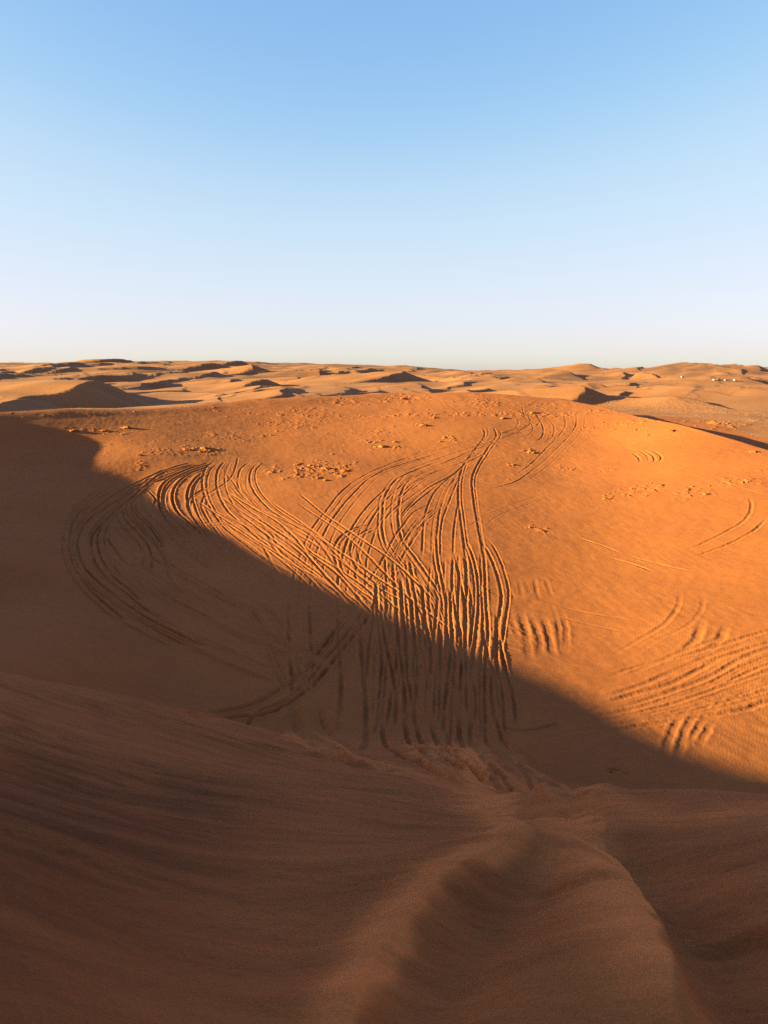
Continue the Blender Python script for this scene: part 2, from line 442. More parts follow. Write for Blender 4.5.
def catmull(P, ds):
    P = np.asarray(P, float)
    keep = [0]+[i for i in range(1, len(P)) if np.hypot(*(P[i]-P[i-1])) > .02]
    P = P[keep]
    P = np.vstack([2*P[0]-P[1], P, 2*P[-1]-P[-2]]); out = []
    for i in range(1, len(P)-2):
        p0, p1, p2, p3 = P[i-1], P[i], P[i+1], P[i+2]
        k = lambda a, b: max(np.hypot(*(b-a))**.5, 1e-3)
        t0 = 0; t1 = k(p0, p1); t2 = t1+k(p1, p2); t3 = t2+k(p2, p3)
        n = max(2, int(np.hypot(*(p2-p1))/ds)); t = np.linspace(t1, t2, n, endpoint=False)[:, None]
        a1 = (t1-t)/(t1-t0)*p0+(t-t0)/(t1-t0)*p1; a2 = (t2-t)/(t2-t1)*p1+(t-t1)/(t2-t1)*p2; a3 = (t3-t)/(t3-t2)*p2+(t-t2)/(t3-t2)*p3
        b1 = (t2-t)/(t2-t0)*a1+(t-t0)/(t2-t0)*a2; b2 = (t3-t)/(t3-t1)*a2+(t-t1)/(t3-t1)*a3
        out.append((t2-t)/(t2-t1)*b1+(t-t1)/(t2-t1)*b2)
    out.append(P[-2][None])
    return np.vstack(out)

def near_line(P, reach):
    """grid window round a polyline: slices, signed distance, arc length at the closest point"""
    r = np.hypot(P[:, 0], P[:, 1]); a = np.arctan2(P[:, 0], P[:, 1])
    i0, i1 = np.searchsorted(RR, r.min()-reach), np.searchsorted(RR, r.max()+reach)
    mg = reach/max(r.min(), 1.0)
    j0, j1 = np.searchsorted(AZ, a.min()-mg), np.searchsorted(AZ, a.max()+mg)
    if i1-i0 < 2 or j1-j0 < 2: return None
    D = np.full((i1-i0, j1-j0), 99.0); S = np.zeros_like(D)
    seg = np.hypot(*np.diff(P, axis=0).T); L = np.concatenate([[0], np.cumsum(seg)])
    c = 0
    while c < len(P)-1:
        e = c+1
        while e < len(P)-1 and L[e]-L[c] < 1.2: e += 1
        rr, aa = r[c:e+1], a[c:e+1]
        ii0, ii1 = np.searchsorted(RR, rr.min()-reach), np.searchsorted(RR, rr.max()+reach)
        m2 = reach/max(rr.min(), .6)
        jj0, jj1 = max(j0, np.searchsorted(AZ, aa.min()-m2)), min(j1, np.searchsorted(AZ, aa.max()+m2))
        if ii1 > ii0 and jj1 > jj0:
            X, Y = GX[ii0:ii1, jj0:jj1], GY[ii0:ii1, jj0:jj1]
            d0 = D[ii0-i0:ii1-i0, jj0-j0:jj1-j0]; s0 = S[ii0-i0:ii1-i0, jj0-j0:jj1-j0]
            st = max(1, (e-c)//6)
            ks = list(range(c, e, st))+[e]
            for k0, k1 in zip(ks[:-1], ks[1:]):
                ex, ey = P[k1]-P[k0]; l2 = ex*ex+ey*ey+1e-9
                t = np.clip(((X-P[k0, 0])*ex+(Y-P[k0, 1])*ey)/l2, 0, 1)
                dx, dy = X-P[k0, 0]-t*ex, Y-P[k0, 1]-t*ey
                d = np.hypot(dx, dy)*np.where(ex*dy-ey*dx > 0, 1, -1)      # + = left of travel
                m = np.abs(d) < np.abs(d0)
                d0[m] = d[m]; s0[m] = (L[k0]+t*(L[k1]-L[k0]))[m]
        c = e
    return (slice(i0, i1), slice(j0, j1)), D, S, L[-1]

def carve_ruts(H):
    R = parse_ruts()
    allp = [p for _, _, pts, _s, _f in R for p in pts]
    G = ground_xy(allp); o = 0; _vr = random.Random(12)
    zs = M(G[:, 0], G[:, 1])
    for k, (w, dep, pts, short, flat) in enumerate(R):
        g = G[o:o+len(pts)]; o += len(pts)
        if len(g) < 2: continue
        P = catmull(g, .12)
        if w < .2: dep = dep*_vr.uniform(.7, 1.25)
        res = near_line(P, 4.2*w+.05)
        if res is None: continue
        sl, D, S, L = res
        d = np.abs(D)
        m = d < 4.2*w
        if not m.any(): continue
        dm, sm = d[m], S[m]; sd = D[m]
        dm = np.abs(sd+.30*w*noise(sm*1.7, k*3.1)+.15*w*noise(sm*5.1, k*1.7))
        tz = 0.3 if (w == .125) else 1.0
        amp = .88*dep*(.8+tz*(.45*noise(sm*.45, k*7.3)+.13*noise(sm*3.6, k*2.9)+.10*noise(sm*7.7, sd*9+k)))
        if w < .17 and not flat: amp = amp*(1+.9*sstep(56, 47, GY[sl][m]))       # deeper in the soft floor of the bowl
        fl = L*.45 if short else min(2.5, L*.25)
        fade = sstep(0, fl, sm)*sstep(0, fl, L-sm)
        pr = -amp*np.exp(-(dm/w)**4)+amp*(.38+.2*noise(sm*2.3, sd*4+k))*np.exp(-((dm-1.75*w)/(.65*w))**2)
        mm = np.exp(-(dm/(1.7*w))**4)*.8*fade
        h = H[sl]; h[m] = h[m]*(1-mm)+pr*fade
    return H

# ---------------------------------------------------------------- spurs and gullies of the near ridge
# kind, height, width left of travel, width right of travel, course
SPURS = [(.21,.24,.62,1.15,[(520,850),(512,872),(496,888),(456,908),(415,945),(385,985),(360,1020),(340,1060)]),
 (-.17,.36,.28,2,[(540,868),(522,892),(497,925),(465,970),(435,1020),(420,1060)]),
 (.26,.85,.13,1.2,[(690,1060),(678,1020),(669,992),(664,962),(652,930),(632,900),(622,872),(606,846),(590,826)]),
 (-.30,.60,.30,2,[(598,826),(628,850),(662,888),(700,930),(735,985),(770,1060)]),
 (.12,.7,.5,2,[(690,842),(740,875),(800,920)]),
 (-.06,.15,.3,2,[(725,842),(745,850),(768,860)])]
TOE = [[(456,728),(455,738),(450,756),(466,769),(494,782),(515,795)],[(484,726),(484,736),(481,754),(497,769),(520,787),(552,800),(575,815)],[(500,726),(501,735),(515,756),(536,777),(562,790),(593,819),(605,840)],
 [(432,728),(432,740),(434,761),(447,774),(470,790)],[(288,705),(291,722),(304,743),(328,756),(364,767),(400,776)],[(314,705),(317,722),(333,743),(359,761),(395,772),(430,785)],[(408,728),(408,742),(418,760),(440,778)],[(470,728),(468,742),(468,758),(482,774),(505,792)]]
LIGHT_BANDS = [(.09,.24,1.3,[(462,742),(480,770),(500,800),(520,838),(512,872),(496,888),(456,908),(415,945),(385,985),(360,1020),(340,1060)]),  # courses where extra light is painted onto crests, slab and toe ridges
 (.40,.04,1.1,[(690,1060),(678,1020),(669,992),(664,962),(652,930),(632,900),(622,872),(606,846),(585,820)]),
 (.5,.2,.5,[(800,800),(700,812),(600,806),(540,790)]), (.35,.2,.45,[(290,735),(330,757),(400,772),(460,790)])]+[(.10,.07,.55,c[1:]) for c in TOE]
SPURS += [(.085,.15,.10,1.6,c[1:]) for c in TOE]
def paint_light():
    """painted light on the spur crests, painted shade on the left flank"""
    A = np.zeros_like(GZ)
    for (wl, wr, st, pts) in LIGHT_BANDS:
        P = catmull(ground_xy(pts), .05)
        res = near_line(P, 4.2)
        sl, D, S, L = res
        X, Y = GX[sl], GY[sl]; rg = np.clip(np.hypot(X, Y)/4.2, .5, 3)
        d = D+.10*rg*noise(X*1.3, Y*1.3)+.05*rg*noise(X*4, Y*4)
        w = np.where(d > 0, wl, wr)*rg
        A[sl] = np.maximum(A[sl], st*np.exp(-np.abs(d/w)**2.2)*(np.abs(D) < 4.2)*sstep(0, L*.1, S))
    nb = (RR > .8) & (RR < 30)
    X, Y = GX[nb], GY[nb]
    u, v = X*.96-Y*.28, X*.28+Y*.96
    A[nb] -= .62*sstep(.1, -1.6, X+.10*Y)*(1-sstep(6, 15, np.hypot(X, Y)))*np.clip(.85+.35*noise(u*.35, v*1.6)+.3*noise(u*.8, v*5), 0, 1.4)  # painted shade: streaky darker tint low on the left flank
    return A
def near_relief(H):
    for (hh, wl, wr, ex, pts) in SPURS:
        P = catmull(ground_xy(pts), .03)
        big = 3.0*max(wl, wr)*1.6
        res = near_line(P, big)
        if res is None: continue
        sl, D, S, L = res
        m = np.abs(D) < big
        d, s = D[m], S[m]
        rg = np.hypot(GX[sl], GY[sl])[m]/4.2
        d = d+.05*noise(s*1.6, hh*50)*rg
        w = np.where(d > 0, wl, wr)*np.clip(rg, .5, 2.2); q = np.abs(d)/w
        f0, f1 = (.10, .50) if pts[0][1] > 1000 else (.25, .08)
        fade = sstep(0, L*f0, s)*sstep(0, L*f1, L-s)
        H[sl][m] += hh*np.clip(rg, .6, 1.6)*np.exp(-q**ex)*fade

CRUST = [(310,470,40,13,1.0),(345,470,14,9,.9),(200,450,30,6,.8),(205,449,10,4,1.),(165,452,22,5,.6),(235,436,35,6,.5),(290,425,40,8,.5),(400,399,34,6,.8),(345,402,22,5,.8),(310,412,35,6,.5),
 (484,404,20,8,.9),(140,465,8,8,.7),(100,432,40,5,.4),(392,447,14,3,.7),(380,432,12,3,.8),(370,442,10,3,.7),(420,425,10,2,.6),(452,440,12,5,.6),(530,452,10,2.5,.9),(512,465,8,2.5,.9),
 (640,490,30,8,.7),(690,495,26,7,.8),(608,498,9,5,.9),(740,482,30,6,.7),(610,470,10,4,.6),(560,468,14,4,.4),(540,530,12,6,.5),(700,410,50,5,.7),(650,420,30,4,.8),(600,412,25,3,.8),(730,425,25,4,.7),(640,430,12,3,.6),(545,405,40,5,.5),(520,412,20,4,.6),(620,770,16,9,.5)]
def crusts(H):
    ctr = ground_xy([(c[0], c[1]) for c in CRUST]); ex = ground_xy([(c[0]+c[2], c[1]) for c in CRUST]); ey = ground_xy([(c[0], c[1]+c[3]) for c in CRUST])
    for k, c in enumerate(CRUST):
        p = ctr[k]; rx = np.hypot(*(ex[k]-p)); ry = min(np.hypot(*(ey[k]-p)), 3.0*rx)
        if np.hypot(*p) > 220: continue
        R = max(rx, ry)*1.8
        r = np.hypot(*p); a = math.atan2(p[0], p[1])
        i0, i1 = np.searchsorted(RR, [r-R, r+R]); j0, j1 = np.searchsorted(AZ, [a-R/r, a+R/r])
        if i1-i0 < 2: continue
        X, Y = GX[i0:i1, j0:j1], GY[i0:i1, j0:j1]
        q = np.sqrt(((X-p[0])/rx)**2+((Y-p[1])/ry)**2)+.55*noise(X*.8/max(rx*.3, .5), Y*.8/max(ry*.3, .5)+k)
        m = 1-sstep(.45, 1.05, q)
        n = np.maximum(fbm(X*.9+k*5, Y*.9, 3, .6)-.05, 0)+.55*np.maximum(noise(X*2.4, Y*2.4-k), 0)
        st = np.floor(n*5)/5*.6+n*.4                                  # broken plates with small steps
        H[i0:i1, j0:j1] += m*c[4]*.14*st
    return H

def add_details():
    global GZ, LIGHT_PAINT
    LIGHT_PAINT = paint_light()
    H = np.zeros_like(GZ)
    r = np.hypot(GX, GY)
    # soft undulation and old wind marks
    band = (RR > 12) & (RR < 240)
    X, Y = GX[band], GY[band]; rb = r[band]
    bw = sstep(20, 45, rb)*sstep(-34, -29, np.degrees(np.arctan2(X, Y)))
    bw = bw*(.35+.65*sstep(-26, -18, np.degrees(np.arctan2(X, Y))))
    H[band] += bw*(.07*noise(X/7.5, Y/6+3)+.018*fbm(X/2.2, Y/1.8, 2)+.11*noise(X/19+8, Y/14))
    fine = sstep(16, 30, rb)*(1-sstep(110, 140, rb))
    pat = .5+.6*noise(X/9+2, Y/7)
    H[band] += sstep(-27, -20, np.degrees(np.arctan2(X, Y)))*fine*(.007*fbm(X/.85, Y/.7, 2, .6)+.011*np.clip(pat, 0, 1)*noise((X*.9+Y*.25)/.42, (Y*.9-X*.25)/1.5))
    # scattered lumps high on the far slope
    up = sstep(70, 95, rb)*sstep(-.05, .35, noise(X/14+40, Y/11))
    n = np.maximum(fbm(X*.8, Y*.8+60, 3, .6)-.45, 0)
    H[band] += up*.05*n
    up2 = sstep(108, 125, rb)
    H[band] += up2*.09*np.maximum(noise(X*.35, Y*.55)-.25, 0)
    # wind-combed streaks on the near slope
    nb = (RR > 1.2) & (RR < 40)
    X, Y = GX[nb], GY[nb]; rb = r[nb]
    sc = np.maximum(rb, 3)/10
    left = sstep(3.5, -2.5, X)*sstep(2.0, 5, rb)*(1-sstep(24, 34, rb))
    u, v = X*.96-Y*.28, X*.28+Y*.96
    s1 = noise(u*.16, v*1.3); s2 = noise(u*.3+9, v*3.2); s3 = noise(u*.6, v*7+4)
    H[nb] += left*(.14*(1-np.abs(s1)*1.6)+.06*(1-np.abs(s2)*1.6)+.018*s3)*(.6+.7*noise(u*.2+5, v*.25))
    H[nb] += (1-sstep(28, 36, rb))*(.05*noise(X/2.1, Y/2.1)+.018*fbm(X/.55, Y/.55, 3)+.007*fbm(X/.13, Y/.10, 3, .6)*np.clip(5/rb, .4, 1.5)+.10*noise(X/5+2, Y/5))*np.clip(rb/5, .25, 1)
    near_relief(H); crusts(H)
    T = carve_ruts(np.zeros_like(GZ))
    H += np.where(T > 0, .085*np.tanh(T/.085), -.36*np.tanh(-T/.36))
    GZ += H

def height(x, y):
    r = math.hypot(x, y); a = math.atan2(x, y)
    i = int(np.clip(np.searchsorted(RR, r)-1, 0, NR-2)); j = int(np.clip(np.searchsorted(AZ, a)-1, 0, NA-2))
    u = (r-RR[i])/(RR[i+1]-RR[i]); v = (a-AZ[j])/(AZ[j+1]-AZ[j])
    return float((GZ[i, j]*(1-v)+GZ[i, j+1]*v)*(1-u)+(GZ[i+1, j]*(1-v)+GZ[i+1, j+1]*v)*u)

# ---------------------------------------------------------------- loose things on the sand
def tag(o, label, cat, group=None):
    o['label'] = label; o['category'] = cat
    if group: o['group'] = group
def ico(sub):
    import bmesh
    bm = bmesh.new(); bmesh.ops.create_icosphere(bm, subdivisions=sub, radius=1.0)
    V = np.array([v.co[:] for v in bm.verts]); F = np.array([[v.index for v in f.verts] for f in bm.faces]); bm.free()
    return V, F
def clod_shape(V, seed):
    n = fbm(V[:, 0]*1.3+seed, V[:, 1]*1.3+V[:, 2]*.9, 3, .6)
    n2 = noise(V[:, 0]*4+seed*2, V[:, 1]*4-V[:, 2]*3)
    W = V*(1+.42*n+.14*n2)[:, None]
    W[:, 2] = np.round(W[:, 2]*5)/5*.45+W[:, 2]*.55        # broken into crusty plates
    return W
# px, py, width in px, label
CLODS = [(326,469,12,'largest wedge of broken sand crust in the rough patch above the wheel ruts'),
 (311,466,8,'upright crust lump in the middle of the rough patch above the fan of wheel ruts'),
 (345,472,9,'crust lump at the right edge of the rough patch above the wheel ruts'),
 (326,481,8,'low crust lump at the bottom of the rough patch above the wheel ruts'),
 (300,478,6,'small crust lump lower left in the rough patch above the fan of wheel ruts'),
 (205,449,12,'long dark crust ledge above the left loops of wheel ruts'),
 (186,450,7,'crust lump just left of the long dark ledge above the left loops'),
 (74,431,10,'pale crust lump on the shadow line near the left crest'),
 (104,431,8,'crust lump between two others in the row below the left crest'),
 (127,428,11,'flat crust lump at the right end of the row below the left crest'),
 (140,455,6,'small crust lump in the sun right of the left shadow edge'),
 (531,453,11,'dark flat crust lump right of the main pair of ruts, the upper of two'),
 (513,465,8,'dark flat crust lump right of the main pair of ruts, the lower of two'),
 (384,447,12,'flat crust lump with a long shadow on the mid upper slope'),
 (424,426,11,'flat crust lump left of the top of the main pair of ruts'),
 (434,418,8,'small crust lump above the top of the main pair of ruts'),
 (395,442,7,'crust lump on the mid upper slope beside a longer flat one'),
 (404,399,9,'crust lump standing on the crest line near its middle'),
 (533,413,9,'crust lump among the ruts high on the slope below the crest'),
 (504,418,9,'flat crust lump left of the looping ruts high on the slope'),
 (606,499,8,'dark crust lump below the arc ruts on the right slope'),
 (706,495,8,'dark crust lump at the right end of the rough patch on the right slope'),
 (662,486,7,'crust lump in the middle of the rough patch on the right slope'),
 (632,489,6,'crust lump at the left end of the rough patch on the right slope'),
 (755,452,9,'crust lump on the dark crest edge at the far right'),
 (714,424,10,'crust lump in the rubble just behind the right crest'),
 (672,431,9,'crust lump by the dark strip behind the right crest'),
 (541,531,7,'crust lump alone on the smooth slope right of the main ruts')]
def put_rotated(o, x, y, z, rz, sx, sy, sz):
    o.location = (x, y, z); o.rotation_euler = (0, 0, rz); o.scale = (sx, sy, sz)
def add_clods():
    V, F = ico(4); rg = random.Random(3)
    G = ground_xy([(c[0], c[1]) for c in CLODS])
    for k, ((px, py, w, lab), (x, y)) in enumerate(zip(CLODS, G)):
        r = math.hypot(x, y); sz = w/FPX*r*.42
        me_v = clod_shape(V, k*3.7+1)*np.array([sz*1.0, sz*.75, sz*.34])
        o = mesh_object('sand_clod', me_v, np.zeros((0, 4), int), SAND_BOWL, F)
        o.location = (x, y, height(x, y)-sz*.02); o.rotation_euler = (0, .06, rg.uniform(-.5, .5))
        tag(o, lab, 'sand clod', 'crusted sand clods on the dune')
def add_rubble():
    rs = np.random.RandomState(9); V, F = ico(2)
    ctr = ground_xy([(c[0], c[1]) for c in CRUST]); ex = ground_xy([(c[0]+c[2], c[1]) for c in CRUST])
    VV, FF = [], []; n = 0
    for c, p, e in zip(CRUST, ctr, ex):
        if math.hypot(*p) > 200: continue
        R = math.hypot(*(e-p)); cnt = int(6+4*R*c[4])
        for _ in range(cnt):
            x = p[0]+rs.normal()*R*.5; y = p[1]+rs.normal()*R*.5*(.8 if c[3] > 6 else .5)
            s = .05+.09*rs.rand()**3*2
            W = clod_shape(V, rs.rand()*90)*np.array([s, s*.8, s*.5])
            a = rs.rand()*6.28; W = np.stack([W[:, 0]*math.cos(a)-W[:, 1]*math.sin(a), W[:, 0]*math.sin(a)+W[:, 1]*math.cos(a), W[:, 2]], 1)
            VV.append(W+[x, y, height(x, y)]); FF.append(F+n); n += len(V)
    o = mesh_object('sand_rubble', np.vstack(VV), np.zeros((0, 4), int), SAND_BOWL, np.vstack(FF))
    o['kind'] = 'stuff'; tag(o, 'small crumbs of broken sand crust scattered over the dune', 'rubble')

def paint(name, col, rough, metal=0.0):
    m = bpy.data.materials.new(name); m.use_nodes = True; N = Nodes(m.node_tree)
    nz = N.n('ShaderNodeTexNoise', ins={'Scale': 3.0, 'Detail': 4.0})
    mx = N.n('ShaderNodeMix', data_type='RGBA', ins={'Factor': nz.outputs['Fac'], 'A': (*col, 1), 'B': (col[0]*.8+.03, col[1]*.78+.02, col[2]*.75+.01, 1)})
    p = N.n('ShaderNodeBsdfPrincipled', ins={'Base Color': mx.outputs['Result'], 'Roughness': rough, 'Metallic': metal})
    N.n('ShaderNodeOutputMaterial', ins={'Surface': p.outputs[0]}); return m
def prism(profile, half, inset=0.0):
    """side profile (x,z) swept across y, with the upper points drawn in"""
    P = np.array(profile, float); n = len(P); zmax = P[:, 1].max(); zmin = P[:, 1].min()
    hw = half-inset*(P[:, 1]-zmin)/(zmax-zmin+1e-9)
    V = np.vstack([np.c_[P[:, 0], -hw, P[:, 1]], np.c_[P[:, 0], hw, P[:, 1]]])
    F = [list(range(n)), list(range(2*n-1, n-1, -1))]+[[i, i+n, (i+1) % n+n, (i+1) % n] for i in range(n)]
    return V, F
def poly_object(name, V, F, mat, parent):
    me = bpy.data.meshes.new(name); me.from_pydata([tuple(v) for v in V], [], [list(f)[::-1] for f in F]); me.materials.append(mat); me.update()
    o = bpy.data.objects.new(name, me); COL.objects.link(o)
    if parent: o.parent = parent
    return o
VEHICLES = [(683.0,377.6,8,'white vehicle parked alone on the far dunes at right','w'),
 (713.3,380.6,75,'pale vehicle at the left end of the far row of vehicles','w'),
 (718.8,380.3,20,'dark vehicle second from the left in the far row','d'),
 (722.4,379.9,60,'dark vehicle in the middle of the far row','d'),
 (726.3,380.9,10,'pale vehicle right of the middle of the far row','w'),
 (735.0,381.3,40,'dark vehicle at the right end of the far row, apart from the others','d')]
def add_vehicles():
    white, dark = paint('white_paint', (.5,.46,.40), .6), paint('dark_paint', (.06,.055,.05), .35)
    glass, tyre, rimm = paint('window_glass', (.02,.025,.03), .08), paint('tyre_rubber', (.02,.02,.02), .8), paint('wheel_metal', (.4,.4,.4), .4, .8)
    body = prism([(-2.3,.45),(-2.35,1.0),(-2.25,1.75),(-2.1,1.85),(.35,1.85),(1.0,1.18),(2.2,1.05),(2.35,.8),(2.3,.45),(1.95,.4),(1.75,.75),(1.1,.75),(.9,.4),(-.95,.4),(-1.15,.75),(-1.8,.75),(-2.0,.4)], .92, .12)
    side = [(-2.0,1.18),(-1.95,1.68),(.28,1.68),(.78,1.18)]
    a = np.linspace(0, 2*math.pi, 16, endpoint=False)
    def disc(cx, cy, r, hw):
        V = [(cx+r*math.cos(t), cy+s*hw, .38+r*math.sin(t)) for s in (-1, 1) for t in a]
        return V, [list(range(16)), list(range(31, 15, -1))]+[[i, i+16, (i+1) % 16+16, (i+1) % 16] for i in range(16)]
    G = ground_xy([(v[0], v[1]) for v in VEHICLES], 150, 2600, 900)
    for (px, py, rz, lab, c), (x, y) in zip(VEHICLES, G):
        e = bpy.data.objects.new('parked_vehicle', None); COL.objects.link(e)
        print('vehicle', px, round(x), round(y))
        z = height(x, y)
        e.location = (x, y, z); e.rotation_euler = (0, 0, math.radians(rz))
        e.scale = (.6, .6, .6); tag(e, lab, 'vehicle', 'vehicles parked on the far dunes')
        poly_object('body', *body, white if c == 'w' else dark, e)
        for s in (-1, 1):
            V = [(p[0], s*(.93-.04-.06*(p[1]-1.0)), p[1]) for p in side]
            V2 = [(p[0], s*(.80), p[1]) for p in side]
            poly_object('window', V+V2, [[0,1,2,3],[7,6,5,4],[0,4,5,1],[1,5,6,2],[2,6,7,3],[3,7,4,0]], glass, e)
        poly_object('windscreen', [(.42,-.7,1.8),(.42,.7,1.8),(.98,.76,1.22),(.98,-.76,1.22),(.36,-.7,1.76),(.36,.7,1.76),(.92,.76,1.18),(.92,-.76,1.18)], [[0,1,2,3],[7,6,5,4],[0,4,5,1],[1,5,6,2],[2,6,7,3],[3,7,4,0]], glass, e)
        for cx in (-1.47, 1.43):
            for cy in (-.8, .8):
                w = poly_object('wheel', *disc(cx, cy, .38, .13), tyre, e)
                poly_object('rim', *disc(cx, cy, .2, .14), rimm, w)
def add_haze():
    hx, z0, z1 = 9600.0, float(GZ.min())-1.0, float(GZ.max())+3.0
    V = [(x, y, z) for z in (z0, z1) for x, y in ((-hx,-hx),(hx,-hx),(hx,hx),(-hx,hx))]
    F = [(3,2,1,0),(4,5,6,7),(0,1,5,4),(1,2,6,5),(2,3,7,6),(3,0,4,7)]
    me = bpy.data.meshes.new('haze'); me.from_pydata(V, [], F)
    m = bpy.data.materials.new('haze_air'); m.use_nodes = True; N = Nodes(m.node_tree)
    v = N.n('ShaderNodeVolumePrincipled', ins={'Color': (.86,.90,.98,1), 'Density': HAZE, 'Anisotropy': .2})
    N.n('ShaderNodeOutputMaterial', ins={'Volume': v.outputs[0]})
    me.materials.append(m); o = bpy.data.objects.new('haze', me); COL.objects.link(o); o['kind'] = 'stuff'
    tag(o, 'thin pale haze lying over the far dunes', 'haze')
def add_things():
    if HAZE: add_haze()
    add_clods(); add_rubble(); add_vehicles()
# ---------------------------------------------------------------- the polar grid round the viewpoint
def grid_axes(q):
    az = list(np.arange(-34, 34.0001, .05*q)); st = .05*q; a = az[-1]
    right = []
    while True:
        st = min(st*1.12, 1.6); a += st
        if a > 180: break
        right.append(a)
    az = np.array(sorted([-v for v in right])+az+right)
    r = [.25]
    while r[-1] < 9000:
        v = r[-1]
        if v < 30: d = max(.012, .0048*v)
        elif v < 120: d = .095
        elif v < 165: d = .17
        else: d = .17+(v-165)*.0095
        r.append(v+d*q)
    return np.radians(az), np.array(r)
AZ, RR = grid_axes(Q)
NA, NR = len(AZ), len(RR)
print('grid', NA, NR, NA*NR)
GX = np.outer(RR, np.sin(AZ)); GY = np.outer(RR, np.cos(AZ))
M = Macro(RIM)
GZ = M(GX, GY)
add_details()

# ---------------------------------------------------------------- blender scene
import bpy
scene = bpy.context.scene
COL = scene.collection
def mesh_object(name, verts, quads, mat, tris=None, smooth=True):
    me = bpy.data.meshes.new(name)
    nv, nq = len(verts), len(quads); nt = 0 if tris is None else len(tris)
    me.vertices.add(nv); me.vertices.foreach_set('co', np.ascontiguousarray(verts, np.float32).ravel())
    idx = np.asarray(quads, np.int32).ravel()
    if nt: idx = np.concatenate([idx, np.asarray(tris, np.int32).ravel()])
    me.loops.add(len(idx)); me.loops.foreach_set('vertex_index', idx)
    me.polygons.add(nq+nt)
    st = np.concatenate([np.arange(nq)*4, nq*4+np.arange(nt)*3]).astype(np.int32)
    me.polygons.foreach_set('loop_start', st)
    me.update(calc_edges=True)
    me.polygons.foreach_set('use_smooth', np.full(nq+nt, smooth))
    if mat: me.materials.append(mat)
    o = bpy.data.objects.new(name, me); COL.objects.link(o)
    return o

class Nodes:
    def __init__(s, tree): s.t = tree; tree.nodes.clear()
    def n(s, typ, **kw):
        nd = s.t.nodes.new(typ); ins = kw.pop('ins', {})
        for k, v in kw.items(): setattr(nd, k, v)
        for k, v in ins.items():
            if isinstance(v, bpy.types.NodeSocket): s.t.links.new(v, nd.inputs[k])
            else: nd.inputs[k].default_value = v
        return nd
def sand_material(name, c1, c2, grain, ripple, streak=0.0, spk=.34):
    m = bpy.data.materials.new(name); m.use_nodes = True
    N = Nodes(m.node_tree)
    tc = N.n('ShaderNodeTexCoord').outputs['Object']
    def nz(scale, detail=5.0, rough=.6, vec=tc): return N.n('ShaderNodeTexNoise', ins={'Vector': vec, 'Scale': scale, 'Detail': detail, 'Roughness': rough}).outputs['Fac']
    def mad(a, b, c): return N.n('ShaderNodeMath', operation='MULTIPLY_ADD', ins={0: a, 1: b, 2: c}).outputs[0]
    big, mid, speck = nz(.06), nz(1.3, 6.0, .65), nz(70.0, 2.0)
    comb_map = N.n('ShaderNodeMapping', ins={'Vector': tc, 'Rotation': (0, 0, math.radians(16)), 'Scale': (.25, 3.2, 1.0)})
    comb = nz(1.0, 7.0, .68, comb_map.outputs[0])
    # sand sorts itself: paler fine grains, darker coarse grains
    f = mad(big, .65, mad(mid, .35, mad(speck, spk, mad(comb, streak, -.5*spk-.5*streak))))
    rng = N.n('ShaderNodeMapRange', ins={'Value': f, 'From Min': .32, 'From Max': .68})
    col = N.n('ShaderNodeMix', data_type='RGBA', ins={'Factor': rng.outputs[0], 'A': (*c1, 1), 'B': (*c2, 1)})
    att = N.n('ShaderNodeAttribute', attribute_name='pale').outputs['Fac']  # painted light and shade, multiplied into the sand colour
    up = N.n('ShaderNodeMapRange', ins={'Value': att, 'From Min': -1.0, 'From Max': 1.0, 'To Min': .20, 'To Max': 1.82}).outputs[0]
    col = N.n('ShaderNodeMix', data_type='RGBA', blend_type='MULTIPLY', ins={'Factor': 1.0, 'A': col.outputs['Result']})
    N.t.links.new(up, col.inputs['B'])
    fine = mad(nz(9.0, 6.0, .72), 1.0, mad(nz(28.0, 4.0, .7), .55, mad(comb, streak*1.2, 0.0)))
    b1 = N.n('ShaderNodeBump', ins={'Height': fine, 'Strength': grain, 'Distance': .05})
    # wind ripples, in patches
    mp = N.n('ShaderNodeMapping', ins={'Vector': tc, 'Rotation': (0, 0, math.radians(22))})
    wv = N.n('ShaderNodeTexWave', wave_type='BANDS', bands_direction='X', ins={'Vector': mp.outputs[0], 'Scale': 1.7, 'Distortion': 9.0, 'Detail': 3.0, 'Detail Scale': .6, 'Detail Roughness': .6})
    msk = N.n('ShaderNodeMapRange', ins={'Value': mad(mid, .5, mad(big, .5, 0.0)), 'From Min': .44, 'From Max': .62})
    wm = N.n('ShaderNodeMath', operation='MULTIPLY', ins={0: wv.outputs['Fac'], 1: msk.outputs[0]})
    b2 = N.n('ShaderNodeBump', ins={'Height': wm.outputs[0], 'Strength': ripple, 'Distance': .03, 'Normal': b1.outputs[0]})
    p = N.n('ShaderNodeBsdfPrincipled', ins={'Base Color': col.outputs['Result'], 'Roughness': .95, 'Specular IOR Level': .12, 'Normal': b2.outputs[0]})
    N.n('ShaderNodeOutputMaterial', ins={'Surface': p.outputs[0]})
    return m

SAND_NEAR = sand_material('sand_near', (.26,.0655,.0165), (.405,.108,.028), .7, .10, .6)
SAND_BOWL = sand_material('sand_bowl', (.245,.063,.0165), (.325,.090,.0225), .26, .12, .12, .16)
SAND_FAR = sand_material('sand_far', (.225,.073,.026), (.315,.116,.046), .35, 0.0)

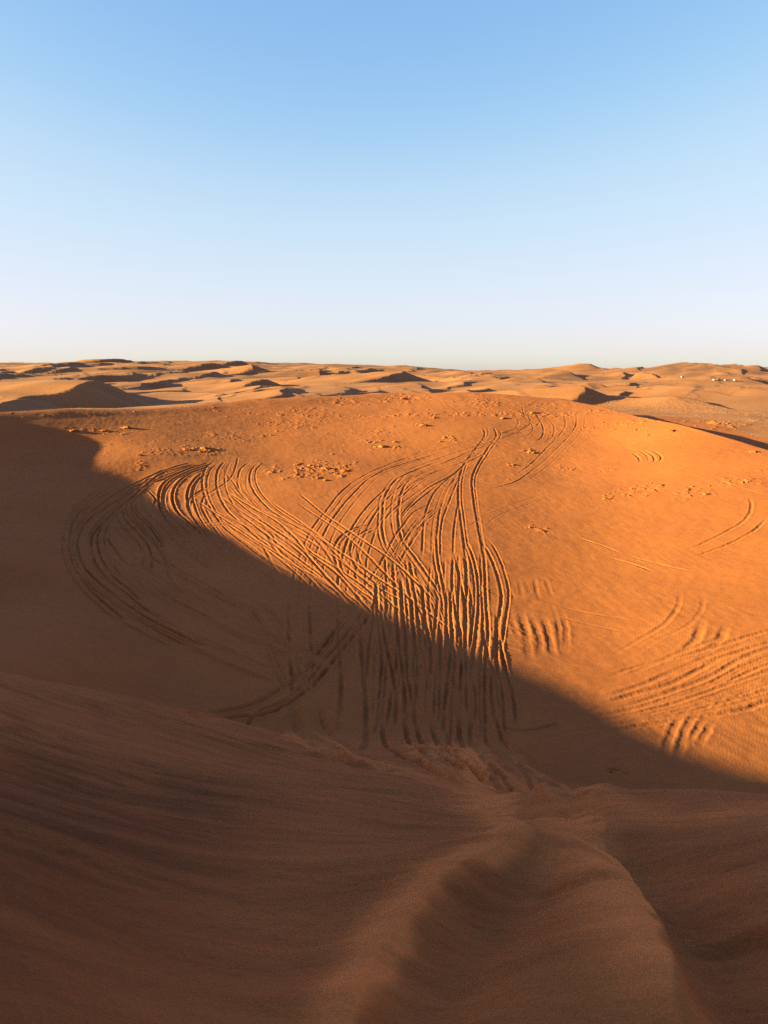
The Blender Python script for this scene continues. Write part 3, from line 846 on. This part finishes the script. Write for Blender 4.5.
# the sheet is cut into three along seams where vertices coincide
azd = np.degrees(AZ)
r_in = np.interp(azd, [-40,-27,-20,-12,-5,0,6,12,20,27,34], [26,26,28,31,34,35.5,33,26,20,18.5,18])
r_out = np.interp(azd, [-180,-60,-27,-17,0,12,17,24,27,32,180], [130,130,126,136,156,150,146,126,114,112,110])
rc = .5*(RR[1:]+RR[:-1])
zone = np.where(rc[:, None] < r_in[None], 0, np.where(rc[:, None] < r_out[None], 1, 2))   # columns wrap
def submesh(name, zi, mat):
    sel = np.argwhere(zone == zi)
    i, j = sel[:, 0], sel[:, 1]; j2 = (j+1) % NA
    q = np.stack([i*NA+j, i*NA+j2, (i+1)*NA+j2, (i+1)*NA+j], 1)
    tris = None
    used = np.unique(q); remap = np.full(NA*NR, -1, np.int32); remap[used] = np.arange(len(used))
    V = np.stack([GX.ravel()[used], GY.ravel()[used], GZ.ravel()[used]], 1)
    q = remap[q][:, ::-1]
    if zi == 0:
        V = np.vstack([V, [[0, 0, GZ[0].mean()]]]); c = len(V)-1
        j = np.arange(NA); tris = np.stack([remap[j], np.full(NA, c), remap[(j+1) % NA]], 1)
    o = mesh_object(name, V, q, mat, tris)
    at = o.data.attributes.new('pale', 'FLOAT', 'POINT'); pv = np.zeros(len(V), np.float32); pv[:len(used)] = LIGHT_PAINT.ravel()[used]; at.data.foreach_set('value', pv)
    o['kind'] = 'structure'
    return o
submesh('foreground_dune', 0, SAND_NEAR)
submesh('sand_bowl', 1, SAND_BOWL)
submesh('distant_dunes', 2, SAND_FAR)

add_things()

# ---------------------------------------------------------------- light, sky, camera
sun = bpy.data.lights.new('sun', 'SUN'); so = bpy.data.objects.new('sun', sun); COL.objects.link(so)
sun.energy = SUN_POWER; sun.angle = math.radians(.45); sun.color = SUN_COL
from mathutils import Vector
so.rotation_euler = Vector(tuple(-SUN)).to_track_quat('-Z', 'Y').to_euler()
so.location = tuple(SUN*60)

w = bpy.data.worlds.new('World'); scene.world = w; w.use_nodes = True
N = Nodes(w.node_tree)
sky = N.n('ShaderNodeTexSky', sky_type='NISHITA', sun_disc=False, sun_elevation=SUN_EL, sun_rotation=SUN_AZ, altitude=100.0,
          air_density=SKY_AIR, dust_density=SKY_DUST, ozone_density=SKY_OZ)
# camera-like response of the sky: a soft shoulder instead of a clipped horizon
sc_in = N.n('ShaderNodeMix', data_type='RGBA', blend_type='MULTIPLY', ins={'Factor': 1.0, 'A': sky.outputs[0], 'B': (.2, .2, .2, 1)})
cur = N.n('ShaderNodeRGBCurve', ins={'Color': sc_in.outputs['Result']})
cm = cur.mapping; cm.extend = 'EXTRAPOLATED'
for ci, pts in enumerate(SKY_CURVES):
    c = cm.curves[ci]
    c.points[0].location = pts[0]; c.points[1].location = pts[-1]
    for p in pts[1:-1]: c.points.new(*p)
cm.update()
tint = N.n('ShaderNodeMix', data_type='RGBA', blend_type='MULTIPLY', ins={'Factor': 1.0, 'A': cur.outputs[0], 'B': (5, 5, 5, 1)})
bg = N.n('ShaderNodeBackground', ins={'Color': tint.outputs['Result'], 'Strength': SKY_STRENGTH})
N.n('ShaderNodeOutputWorld', ins={'Surface': bg.outputs[0]})

cam = bpy.data.cameras.new('camera'); co = bpy.data.objects.new('camera', cam); COL.objects.link(co)
cam.sensor_fit = 'VERTICAL'; cam.sensor_height = 36.0; cam.lens = 36.0*FPX/1024.0
cam.clip_start = .05; cam.clip_end = 30000
co.location = (0, 0, 0); co.rotation_euler = (math.pi/2-TH, 0, 0)
scene.camera = co
vs = scene.view_settings
scene.display_settings.display_device = 'sRGB'
vs.view_transform = 'Standard'; vs.look = 'None'; vs.gamma = 1.0; vs.exposure = EXPOSURE; vs.use_curve_mapping = False
scene.cycles.use_denoising = False
scene.cycles.sample_clamp_indirect = 2.0
scene.cycles.max_bounces = 8
scene.cycles.diffuse_bounces = 4
